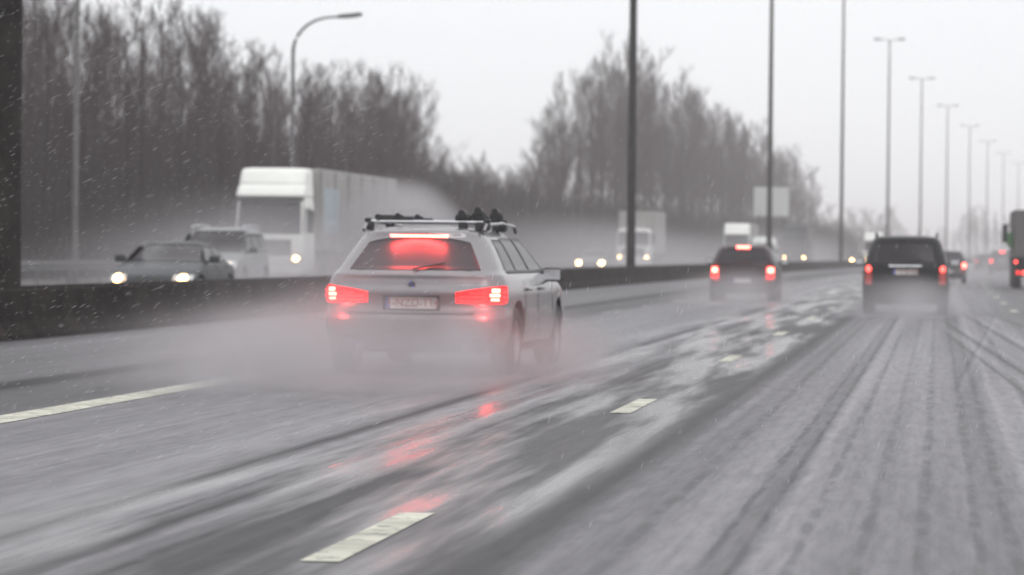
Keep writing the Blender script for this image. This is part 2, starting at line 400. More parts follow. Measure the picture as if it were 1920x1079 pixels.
# ------------------------------------------------------------------ road sign seen from behind
sg = empty('road_sign', (-29 + off(432), 432, 0)); tag(sg, 'large pale rectangular road sign on posts before the right-hand wood', 'road sign')
pn = MB().box(0, 0, 7.9, 4.5, .12, 3.7, .03).build('panel', M['sign'], sg)
for z in (6.8, 9.0): MB().box(0, .11, z, 4.3, .08, .12, .01).build('crossbar', M['lamp_steel'], pn)
for x in (-1.4, 1.4): MB().tube([(x, .22, -.3), (x, .22, 9.4)], .12, 10).build('post', M['lamp_steel'], sg)

# ------------------------------------------------------------------ vehicles
class Shell:
    """closed body described by stacked plan outlines"""
    def __init__(s, tab, rc, bow_r, bow_f, taper, L, cut=None):
        t = np.arange(len(tab)); tt = np.linspace(0, len(tab) - 1, 40 * (len(tab) - 1) + 1)
        A = np.array(tab, float); D = np.stack([np.interp(tt, t, A[:, k]) for k in range(4)], 1)
        k = np.exp(-np.linspace(-2, 2, 23) ** 2); k /= k.sum()
        P = np.stack([np.convolve(np.pad(D[:, j], 11, mode='reflect', reflect_type='odd'), k, 'valid') for j in range(4)], 1)
        s.D = P; s.rc = rc; s.br = bow_r; s.bf = bow_f; s.tp = taper; s.L = L
    def at(s, z): return [float(np.interp(z, s.D[:, 0], s.D[:, k])) for k in (1, 2, 3)]
    def tap(s, y): return 1 - s.tp * abs((y - s.L / 2) / (s.L / 2)) ** 4
    def rad(s, w, yr, yf): return max(.01, min(s.rc, .45 * w, .3 * (yf - yr)))
    def end(s, z, q, rear=True):
        """point on the end face, q = signed distance from the centre line, running round the corner"""
        w, yr, yf = s.at(z); r = s.rad(w, yr, yf); sg_ = 1 if q >= 0 else -1; a = abs(q); fl = w - r
        bow = s.br if rear else s.bf
        if a <= fl: x = a; d = bow * (a / max(fl, .01)) ** 2
        elif a <= fl + r * PI / 2:
            t = (a - fl) / r; x = fl + r * math.sin(t); d = bow + r * (1 - math.cos(t))
        else: x = w; d = bow + r + (a - fl - r * PI / 2)
        y = yr + d if rear else yf - d
        return Vector((sg_ * x * s.tap(y), y, z))
    def side(s, z, y, sgn=1):
        w, yr, yf = s.at(z); return Vector((sgn * w * s.tap(y), y, z))
    def ring(s, w, yr, yf, z):
        r = s.rad(w, yr, yf); fl = w - r; half = []
        for i in range(6):
            x = fl * i / 6; half.append((x, yr + s.br * (i / 6) ** 2 * min(1, w / .5)))
        for i in range(7):
            t = PI / 2 * i / 6; half.append((fl + r * math.sin(t), yr + s.br * min(1, w / .5) + r * (1 - math.cos(t))))
        y0 = yr + s.br * min(1, w / .5) + r; y1 = yf - s.bf * min(1, w / .5) - r
        for i in range(1, 20): half.append((w, y0 + (y1 - y0) * i / 20))
        for i in range(7):
            t = PI / 2 * i / 6; half.append((fl + r * math.cos(t), y1 + r * math.sin(t)))
        for i in range(1, 6):
            x = fl * (1 - i / 6); half.append((x, yf - s.bf * min(1, w / .5) * (1 - i / 6) ** 2))
        half.append((0, yf))
        pts = [(x * s.tap(y), y, z) for x, y in half]
        return pts + [(-x, y, z_) for x, y, z_ in pts[-2:0:-1]]
    def body(s, name, m, parent, arches=None, wr=.33):
        D = s.D; sel = [0]
        for i in range(1, len(D)):
            if np.abs(D[i, 1:] - D[sel[-1], 1:]).max() > .06 or D[i, 0] - D[sel[-1], 0] > .05 or i == len(D) - 1: sel.append(i)
        vs = []; fs = []
        for i in sel: vs += s.ring(D[i, 1], D[i, 2], D[i, 3], D[i, 0])
        n = len(vs) // len(sel)
        for i in range(len(sel) - 1):
            for k in range(n): a = i * n + k; b = i * n + (k + 1) % n; fs.append((a, b, b + n, a + n))
        fs += [tuple(range(n))[::-1], tuple(range((len(sel) - 1) * n, len(sel) * n))]
        o = link(name, vs, fs, m, parent, True, mats=[m, M['trim']])
        if arches:
            c = MB()
            for y in arches:
                for sx in (-1, 1): c.tube([(sx * (s.at(.5)[0] - .27), y, wr), (sx * (s.at(.5)[0] + .3), y, wr)], wr + .065, 28)
            co = link('cutter', c.v, c.f, M['trim'], parent, False, mats=[m, M['trim']], fm=[1] * len(c.f))
            md = o.modifiers.new('b', 'BOOLEAN'); md.operation = 'DIFFERENCE'; md.object = co; md.solver = 'EXACT'
            bpy.context.view_layer.update()
            me = bpy.data.meshes.new_from_object(o.evaluated_get(bpy.context.evaluated_depsgraph_get()))
            o.modifiers.clear(); o.data = me
            bpy.data.objects.remove(co, do_unlink=True)
        return o
    def patch(s, name, m, parent, f, nu, nv, offs=.006, depth=.02, smooth=True):
        """raised panel over the surface, f(u, v) -> point, with a turned-in rim"""
        e = 1e-3; G = []; Nn = []
        ctr = Vector((0, s.L / 2, .8))
        for j in range(nv + 1):
            for i in range(nu + 1):
                u, v = i / nu, j / nv; p = f(u, v)
                du = f(min(u + e, 1), v) - f(max(u - e, 0), v); dv = f(u, min(v + e, 1)) - f(u, max(v - e, 0))
                n = du.cross(dv)
                n = n.normalized() if n.length > 1e-12 else Vector((0, -1, 0))
                if n.dot(p - ctr) < 0: n = -n
                G.append(p + n * offs); Nn.append(n)
        fs = []; W = nu + 1
        for j in range(nv):
            for i in range(nu): a = j * W + i; fs.append((a, a + 1, a + W + 1, a + W))
        rim = [i for i in range(W)] + [j * W + nu for j in range(1, nv + 1)] + [nv * W + i for i in range(nu - 1, -1, -1)] + [j * W for j in range(nv - 1, 0, -1)]
        base = len(G); vs = list(G)
        for k in rim: vs.append(G[k] - Nn[k] * depth)
        for i in range(len(rim)):
            j = (i + 1) % len(rim); fs.append((rim[i], rim[j], base + j, base + i))
        o = link(name, vs, fs, m, parent, smooth)
        return o

def wheel(parent, x, y, r, sx, wd=.22, big=False):
    o = MB().lathe_x([(-wd / 2, r * .66), (-wd / 2, r * .93), (-wd / 2 + .03, r), (wd / 2 - .03, r), (wd / 2, r * .93), (wd / 2, r * .66), (-wd / 2, r * .66)], 0, 0, 0, 32).build('wheel', M['tyre'], parent, False)
    o.location = (x, y, r)
    b = MB(); e = sx * (wd / 2 - .02)
    b.lathe_x([(e - sx * .12, .0), (e - sx * .12, r * .6), (e, r * .66), (e + sx * .01, r * .64), (e - sx * .03, r * .56)], 0, 0, 0, 32)
    for k in range(5 if not big else 8):
        a = 2 * PI * k / (5 if not big else 8)
        b.box(e - sx * .03, math.cos(a) * r * .3, math.sin(a) * r * .3, .03, r * .16, r * .62, .004, Matrix.Rotation(a + PI / 2, 3, 'X'))
    b.lathe_x([(e - sx * .06, 0), (e, 0), (e, r * .15), (e - sx * .06, r * .17)], 0, 0, 0, 16)
    b.build('rim', M['rim'], o)
    return o
def lamp_light(parent, loc, col, e, r=.05):
    l = bpy.data.lights.new('lamp_light', 'POINT'); l.energy = e; l.color = col; l.shadow_soft_size = r
    o = bpy.data.objects.new('lamp_light', l); COL.objects.link(o); o.parent = parent; o.location = loc
    return o

def car(name, label, cat, P, loc, rz=0.0, group=None):
    root = empty(name, loc, rz); tag(root, label, cat, group)
    S = Shell(P['tab'], P.get('rc', .26), P.get('bow_r', .07), P.get('bow_f', .16), P.get('tp', .07), P['L'])
    paint = M[P['paint']]
    body = S.body('body', paint, root, P['wheels'], P.get('wr', .33)); L = P['L']
    # glass
    zb, zt, hw, hwt = P['rear_glass']
    S.patch('rear_window', M[P.get('glass', 'glass')], root, lambda u, v: S.end(zb + (zt(u) - zb) * v, (u * 2 - 1) * (hw + (hwt - hw) * v)), 16, 8)
    zb2, zt2, fw, fwt = P['front_glass']
    S.patch('windscreen', M['glass'], root, lambda u, v: S.end(zb2 + (zt2 - zb2) * v, (u * 2 - 1) * (fw + (fwt - fw) * v), False), 16, 8)
    for sg_ in (-1, 1):
        for (ya0, ya1, yb0, yb1, z0, z1) in P['side_glass']:
            def f(u, v, sg_=sg_):
                z = z0 + (z1 - z0) * v; y = (ya0 + (ya1 - ya0) * v) * (1 - u) + (yb0 + (yb1 - yb0) * v) * u
                return S.side(z, y, sg_)
            S.patch('side_window', M['glass'], root, f, 8, 6, .005, .015)
        if P.get('beltline', True):
            S.patch('window_trim', M['trim'], root, lambda u, v, sg_=sg_: S.side(P['side_glass'][0][4] - .03 + .02 * v, P['side_glass'][0][0] + (P['side_glass'][-1][2] - P['side_glass'][0][0]) * u, sg_), 20, 1, .008, .015)
        for y in P['seams']:
            S.patch('door_seam', M['trim'], root, lambda u, v, sg_=sg_, y=y: S.side(.32 + .6 * v, y + .012 * u, sg_), 1, 8, .0025, .01)
        for y in P['handles']:
            z = P.get('hz', .84); p = S.side(z, y, sg_)
            MB().box(p.x + sg_ * .022, y, z, .03, .2, .03, .01).build('door_handle', paint, root)
        S.patch('sill', M['trim'], root, lambda u, v, sg_=sg_: S.side(.21 + .09 * v, P['wheels'][0] + .45 + (P['wheels'][1] - P['wheels'][0] - .9) * u, sg_), 10, 2, .006, .02)
        # mirrors
        y = P['mirror_y']; z = P.get('mirror_z', 1.0); dx = P.get('mirror_dx', .15); p = S.side(z - .04, y, sg_)
        mb = MB().box(p.x + sg_ * dx, y, z + .02, .22, .11, .15, .04).build('mirror', M['trim'] if P.get('mirror_black', True) else paint, root)
        MB().box(p.x + sg_ * .03, y, z - .03, .14, .05, .04, .01).build('mirror_arm', M['trim'], mb)
        MB().box(p.x + sg_ * dx, y - .058, z + .02, .18, .004, .11).build('mirror_glass', M['chrome'], mb)
    for y in P['wheels']:
        for sx in (-1, 1): wheel(root, sx * (S.at(.45)[0] - .125), y, P.get('wr', .33), sx)
    # tail lamps
    for sg_ in (-1, 1):
        q0, q1, z0, z1, kind = P['tail']
        def tf(u, v, sg_=sg_):
            q = q0 + (q1 - q0) * u
            ts = P.get('tail_slope', 0); rnd = .03 * max(0, (u - .8) / .2) ** 2; lo_ = z0 + ts * .4 * (1 - u) + rnd; hi_ = z1 - ts * 2.2 * (1 - u) - rnd; zz = lo_ + (hi_ - lo_) * v
            return S.end(zz, sg_ * q)
        lens = S.patch('tail_light', M[P.get('lens', 'red_lens')], root, tf, 12, 6, .008, .02)
        for (qa, qb, za, zb_, mm) in P['lit']:
            if qb is None:        # round lamp
                def rf(u, v, sg_=sg_, qa=qa, za=za, zb_=zb_):
                    a = u * 2 * PI; rr = zb_ * (1 - v) + 1e-4
                    return S.end(za + rr * math.sin(a), sg_ * (qa + rr * math.cos(a)))
                S.patch('lit_lamp', M[mm], lens, rf, 20, 3, .016, .006)
            else:
                S.patch('lit_lamp', M[mm], lens, lambda u, v, sg_=sg_: S.end(za + (zb_ - za) * v, sg_ * (qa + (qb - qa) * u)), 6, 4, .016, .006)
        if P.get('glow'):
            p = S.end((z0 + z1) / 2, sg_ * P['glow'][1]); lamp_light(lens, (p.x * 1.0, p.y - .16, p.z - .16), (1, .05, .045), P['glow'][0], .07)
    if P.get('brake3'):
        z0, z1, hw3, mm = P['brake3']
        hb = S.patch('high_brake_light', M[mm], root, lambda u, v: S.end(z0 + (z1 - z0) * v, (u * 2 - 1) * hw3), 20, 2, .02, .02)
        if P.get('glow'):
            p = S.end((z0 + z1) / 2, 0); l = bpy.data.lights.new('strip_light', 'AREA'); l.shape = 'RECTANGLE'; l.size = hw3 * 2; l.size_y = .04
            l.energy = P['glow'][2]; l.color = (1, .05, .045); lo = bpy.data.objects.new('strip_light', l); COL.objects.link(lo); lo.parent = hb
            lo.location = (0, p.y - .05, p.z - .02); lo.rotation_euler = (R(-12), 0, 0)
    # number plate
    z0, z1, hwp = P['plate']
    pl = S.patch('number_plate', M['plate'], root, lambda u, v: S.end(z0 + (z1 - z0) * v, (u * 2 - 1) * hwp), 6, 2, .012, .01)
    S.patch('plate_band', M['plate_blue'], pl, lambda u, v: S.end(z0 + (z1 - z0) * v, -hwp + .045 * u), 2, 2, .0145, .004)
    if P.get('plate_text'):
        t = bpy.data.curves.new('plate_text', 'FONT'); t.body = P['plate_text']; t.size = (z1 - z0) * .98; t.extrude = .001; t.align_x = 'CENTER'; t.align_y = 'CENTER'
        tmp = bpy.data.objects.new('tmp', t); COL.objects.link(tmp)
        bpy.context.view_layer.update()
        me = bpy.data.meshes.new_from_object(tmp.evaluated_get(bpy.context.evaluated_depsgraph_get())); bpy.data.objects.remove(tmp, do_unlink=True)
        me.materials.clear(); me.materials.append(M['plate_text'])
        to = bpy.data.objects.new('plate_lettering', me); COL.objects.link(to); to.parent = pl
        p = S.end((z0 + z1) / 2, 0); to.location = (.02, p.y - .018, p.z); to.rotation_euler = (PI / 2, 0, 0)
    if P.get('recess'):
        z0_, z1_, h_ = P['recess']
        S.patch('plate_surround', M['trim'], root, lambda u, v: S.end(z0_ + (z1_ - z0_) * v, (u * 2 - 1) * h_), 8, 3, .004, .01)
    if P.get('chrome_strip'):
        z0_, z1_, h_ = P['chrome_strip']
        S.patch('tailgate_strip', M['chrome'], root, lambda u, v: S.end(z0_ + (z1_ - z0_) * v, (u * 2 - 1) * h_), 10, 2, .014, .02)
    # bumper line and lower valance, front face
    S.patch('rear_bumper_trim', M['trim'], root, lambda u, v: S.end(.235 + .15 * v, (u * 2 - 1) * .70), 14, 3, .006, .02)
    S.patch('tailgate_seam', M['trim'], root, lambda u, v: S.end(P['seam_z'] + .014 * v, (u * 2 - 1) * .66), 14, 1, .004, .02)
    if P.get('exhaust', True):
        for x in P.get('exh', (-.52, .52)): MB().tube([(x, S.end(.3, x).y - .03, .27), (x, .5, .27)], .04, 12).build('exhaust_pipe', M['chrome'], root)
    gz0, gz1, gw = P['grille']
    S.patch('grille', M['trim'], root, lambda u, v: S.end(gz0 + (gz1 - gz0) * v, (u * 2 - 1) * gw, False), 10, 3, .01, .02)
    S.patch('lower_intake', M['trim'], root, lambda u, v: S.end(.25 + .14 * v, (u * 2 - 1) * .6, False), 10, 3, .01, .02)
    q0, q1, z0, z1 = P['head']
    for sg_ in (-1, 1):
        hl = S.patch('headlight', M['clear_lens'], root, lambda u, v, sg_=sg_: S.end(z0 + (z1 - z0) * v, sg_ * (q0 + (q1 - q0) * u), False), 8, 4, .008, .02)
        if P.get('head_on'):
            zc_ = (z0 + z1) / 2 - .01; qc = q0 + (q1 - q0) * .45; rr = P.get('head_r', .085)
            def hf(u, v, sg_=sg_):
                a = u * 2 * PI; r_ = rr * (1 - v) + 1e-4
                return S.end(zc_ + r_ * math.sin(a) * .8, sg_ * (qc + r_ * math.cos(a)), False)
            S.patch('lit_lamp', M[P['head_on']], hl, hf, 18, 3, .02, .008)
    if P.get('rails'):
        y0, y1, x, z = P['rails']
        for sg_ in (-1, 1):
            MB().tube([(sg_ * x, y0, z - .06), (sg_ * x, y0 + .12, z), (sg_ * (x + .02), (y0 + y1) / 2, z + .025), (sg_ * x, y1 - .12, z), (sg_ * x, y1, z - .06)], .018, 8).build('roof_rail', M[P.get('rail_mat', 'trim')], root)
    if P.get('wiper'):
        z, h_ = P['wiper']; p0 = S.end(z, 0); p1 = S.end(z + .06, h_)
        MB().tube([(0, p0.y - .03, z), (h_, p1.y - .03, z + .06)], .009, 6).build('wiper', M['trim'], root)
    return root, S

def arc(z, drop): return lambda u: z - drop * abs(u * 2 - 1) ** 3
wagon = dict(L=4.9, paint='silver', rc=.26, bow_r=.09, tp=.075, wheels=(.98, 3.95), wr=.335,
    tab=[(.22, .82, .30, 4.6), (.28, .89, .10, 4.78), (.42, .925, .01, 4.88), (.56, .935, 0, 4.90), (.615, .935, .02, 4.89), (.64, .93, .085, 4.87),
         (.78, .93, .07, 4.78), (.83, .927, .065, 4.65), (.88, .918, .115, 4.45), (.94, .900, .125, 3.95), (.985, .872, .12, 3.58), (1.02, .825, .17, 3.46),
         (1.12, .775, .27, 3.20), (1.25, .70, .40, 2.93), (1.35, .63, .47, 2.72), (1.40, .575, .46, 2.55), (1.428, .50, .52, 2.35), (1.448, .38, .75, 2.1), (1.458, .18, 1.1, 1.75), (1.46, .06, 1.3, 1.55)],
    rear_glass=(1.03, arc(1.345, .05), .68, .52), front_glass=(1.0, 1.36, .74, .56),
    side_glass=[(.80, .98, 1.38, 1.42, 1.03, 1.33), (1.46, 1.50, 2.28, 2.24, 1.03, 1.35), (2.36, 2.31, 3.30, 2.76, 1.03, 1.345)],
    seams=(1.42, 2.32, 3.42), handles=(1.62, 2.52), mirror_y=3.12, mirror_z=.96, mirror_dx=.06,
    tail=(.46, 1.05, .70, .895, 'led'), tail_slope=.035,
    lit=[(.81, .90, .735, .760, 'red_hot'), (.80, .91, .775, .805, 'red_hot'), (.82, .91, .818, .845, 'red_hot'), (.50, .77, .725, .745, 'red_lit'), (.50, .77, .765, .785, 'red_lit'), (.60, .77, .80, .815, 'red_lit'), (.94, 1.02, .76, .785, 'red_lit'), (.94, 1.02, .81, .835, 'red_lit')], lens='red_lens2',
    brake3=(1.348, 1.372, .29, 'red_hot'), glow=(15.0, .80, 7), glass='wet_glass',
    plate=(.655, .765, .265), plate_text='1-NZD-114', recess=(.635, .785, .30), seam_z=.605, grille=(.55, .72, .35), head=(.45, .85, .62, .74),
    rails=(.75, 2.9, .60, 1.475), rail_mat='silver', wiper=(1.04, .3))
root, S = car('estate_car', 'silver estate car with lit brake lights and ski rack in the left lane', 'car', wagon, (-5.06, 32.2, 0), R(-1.25))
# roundel on the tailgate
eb = MB()
p = S.end(.90, 0)
bm_ = MB().tube([(0, p.y + .02, .895), (0, p.y - .012, .89)], .042, 20).build('emblem', M['chrome'], root)
MB().tube([(0, p.y - .011, .89), (0, p.y - .016, .89)], .034, 20).build('roundel', M['trim'], bm_)
MB().box(-.013, p.y - .018, .905, .024, .003, .026).build('quarter', M['plate_blue'], bm_); MB().box(.013, p.y - .018, .877, .024, .003, .026).build('quarter', M['plate_blue'], bm_)
# roof rack with ski clamps
def rack(yb, main):
    rb = MB().box(0, yb, 1.505, 1.2, .08, .03, .012).build('roof_rack', M['chrome'] if main else M['lamp_steel'], root)
    for s in (-1, 1):
        MB().box(s * .585, yb, 1.465, .085, .13, .10, .03).add(*(lambda m: (m.v, m.f))(MB().box(s * .60, yb, 1.52, .07, .12, .04, .02))).build('rack_foot', M['trim'], rb)
    return rb
for yb, mn in ((.98, True), (2.1, False)):
    rb = rack(yb, mn)
    for (x, wd, hh) in ((-.32, .36, .05), (.36, .17, .09), (.52, .14, .12)):
        c = MB()
        if x < 0:
            c.box(x, yb, 1.535, wd, .06, .035, .015); c.box(x - .05, yb, 1.555, wd * .7, .05, .03, .012); c.tube([(x - wd / 2, yb - .05, 1.55), (x - wd / 2, yb + .05, 1.55)], .028, 12)
            c.tube([(x + .02, yb - .04, 1.565), (x + .02, yb + .04, 1.565)], .025, 12)
        else:
            c.box(x, yb, 1.50 + hh / 2, wd, .09, hh, .035); c.box(x, yb - .01, 1.46, wd * .55, .08, .1, .02); c.tube([(x - .01, yb - .07, 1.50 + hh), (x - .01, yb + .07, 1.50 + hh)], .035, 12)
        c.build('ski_clamp', M['trim'], rb)

mpv = dict(L=4.45, paint='black_paint', rc=.24, bow_r=.06, bow_f=.2, tp=.07, wheels=(.78, 3.46), wr=.33,
    tab=[(.22, .80, .22, 4.2), (.30, .87, .06, 4.35), (.45, .89, 0, 4.43), (.62, .897, .02, 4.43), (.66, .895, .07, 4.41), (.80, .89, .075, 4.2), (.95, .875, .09, 3.85), (1.05, .855, .11, 3.5),
         (1.12, .835, .13, 3.38), (1.30, .785, .19, 2.95), (1.45, .73, .26, 2.62), (1.54, .69, .30, 2.4), (1.585, .64, .33, 2.2), (1.61, .55, .42, 2.0), (1.63, .38, .7, 1.8), (1.635, .1, 1.1, 1.5)],
    rear_glass=(1.06, arc(1.50, .05), .70, .60), front_glass=(1.1, 1.55, .72, .6),
    side_glass=[(.35, .55, 1.12, 1.12, 1.1, 1.5), (1.2, 1.2, 2.1, 2.0, 1.1, 1.5), (2.18, 2.08, 3.2, 2.55, 1.1, 1.48)],
    seams=(1.16, 2.14), handles=(1.35, 2.3), mirror_y=3.0, mirror_z=1.06, tail=(.72, .90, .62, .90, 'round'),
    lit=[(.80, None, .94, .062, 'red_round')], plate=(.83, .94, .27), plate_text='1-KTB-620', seam_z=.64, chrome_strip=(.985, 1.035, .36),
    grille=(.6, .75, .4), head=(.45, .82, .62, .8), rails=(.55, 2.7, .62, 1.66), exhaust=False, wiper=(1.08, .3))
car('people_carrier', 'black people carrier with two round tail lights straight ahead', 'car', mpv, (-.66 + off(69.5), 69.5, 0))

hatch = dict(L=4.05, paint='plum_paint', rc=.26, bow_r=.08, bow_f=.22, tp=.08, wheels=(.62, 3.2), wr=.31,
    tab=[(.20, .78, .2, 3.8), (.28, .84, .06, 3.95), (.42, .86, 0, 4.03), (.58, .865, .01, 4.03), (.63, .86, .05, 4.0), (.78, .855, .06, 3.7), (.92, .84, .09, 3.2), (1.0, .81, .12, 2.95),
         (1.12, .76, .20, 2.65), (1.28, .69, .33, 2.35), (1.38, .62, .40, 2.15), (1.42, .54, .48, 1.95), (1.44, .38, .7, 1.7), (1.445, .1, 1.0, 1.4)],
    rear_glass=(1.0, arc(1.345, .05), .66, .54), front_glass=(1.0, 1.37, .66, .54),
    side_glass=[(.62, .72, 1.36, 1.30, 1.02, 1.33), (1.44, 1.38, 2.65, 2.15, 1.02, 1.33)],
    seams=(1.4,), handles=(1.58,), mirror_y=2.4, mirror_z=1.0, tail=(.62, .95, .55, .93, 'tall'),
    lit=[(.68, .85, .735, .865, 'red_hot'), (.66, .87, .60, .71, 'red_lit')], lens='red_lens', brake3=(1.36, 1.395, .17, 'red_hot'), glow=(1.5, .77, .6),
    plate=(.48, .59, .26), seam_z=.62, grille=(.5, .65, .4), head=(.4, .8, .58, .72), exhaust=False, wiper=(1.02, .25))
car('hatchback_car', 'small dark red hatchback braking far ahead in the left lane', 'car', hatch, (-4.95 + off(86), 86, 0))

sedan = dict(L=4.7, paint='grey_paint', rc=.28, bow_r=.10, bow_f=.2, tp=.08, wheels=(.98, 3.75), wr=.32,
    tab=[(.20, .80, .2, 4.45), (.28, .86, .06, 4.6), (.42, .885, 0, 4.68), (.58, .89, .01, 4.68), (.68, .885, .03, 4.55), (.80, .875, .06, 4.15), (.90, .85, .25, 3.55), (.95, .82, .75, 3.32),
         (1.05, .77, 1.0, 3.08), (1.18, .70, 1.3, 2.8), (1.29, .63, 1.5, 2.55), (1.335, .55, 1.65, 2.35), (1.36, .36, 1.85, 2.15), (1.365, .1, 1.95, 2.05)],
    rear_glass=(.98, arc(1.27, .03), .66, .54), front_glass=(.96, 1.29, .72, .55),
    side_glass=[(1.25, 1.5, 2.0, 1.95, .97, 1.25), (2.08, 2.03, 3.1, 2.65, .97, 1.25)],
    seams=(2.04, 3.2), handles=(1.35, 2.3), mirror_y=2.95, mirror_z=.98, mirror_black=False, tail=(.5, .95, .62, .78, 'x'), lit=[], plate=(.36, .47, .26), seam_z=.6,
    grille=(.52, .63, .30), head=(.50, .92, .545, .68), head_on='head', head_r=.10, exhaust=False)
_sed, _SS = car('sedan_car', 'dark grey saloon with lit headlights just behind the barrier', 'car', sedan, (-15.45 + off(65), 65 + 4.7, 0), PI)

for sx in (-.68, .68):
    l = bpy.data.lights.new('headlight_beam', 'SPOT'); l.energy = 260; l.color = (1, .72, .42); l.spot_size = R(50); l.spot_blend = .8; l.shadow_soft_size = .08
    lo = bpy.data.objects.new('headlight_beam', l); COL.objects.link(lo); lo.parent = _sed; lo.location = (sx, 4.85, .6); lo.rotation_euler = (R(86), 0, 0)
suv = dict(L=4.6, paint='pale_paint', rc=.24, bow_r=.08, bow_f=.2, tp=.07, wheels=(.85, 3.6), wr=.36,
    tab=[(.28, .82, .2, 4.3), (.36, .88, .06, 4.5), (.55, .92, 0, 4.58), (.75, .925, .01, 4.57), (.92, .92, .04, 4.4), (1.05, .905, .07, 3.8), (1.12, .88, .10, 3.5),
         (1.3, .83, .18, 3.15), (1.5, .78, .25, 2.85), (1.65, .74, .3, 2.6), (1.72, .66, .36, 2.4), (1.755, .5, .6, 2.2), (1.765, .15, 1.0, 1.8)],
    rear_glass=(1.15, arc(1.62, .04), .68, .6), front_glass=(1.13, 1.66, .78, .66),
    side_glass=[(.4, .5, 1.2, 1.2, 1.15, 1.58), (1.28, 1.28, 2.2, 2.15, 1.15, 1.58), (2.28, 2.22, 3.25, 2.75, 1.15, 1.58)],
    seams=(1.24, 2.24), handles=(1.45, 2.45), hz=1.0, mirror_y=3.1, mirror_z=1.15, tail=(.65, .95, .8, 1.1, 'x'), lit=[], plate=(.45, .56, .26), seam_z=.72,
    grille=(.65, .88, .42), head=(.52, .88, .72, .9), head_on='head_dim', exhaust=False, rails=(.5, 2.7, .66, 1.79), rail_mat='chrome')
car('off_road_car', 'pale grey off-road car half hidden behind the oncoming saloon', 'car', suv, (-18.35 + off(83), 83 + 4.6, 0), PI)

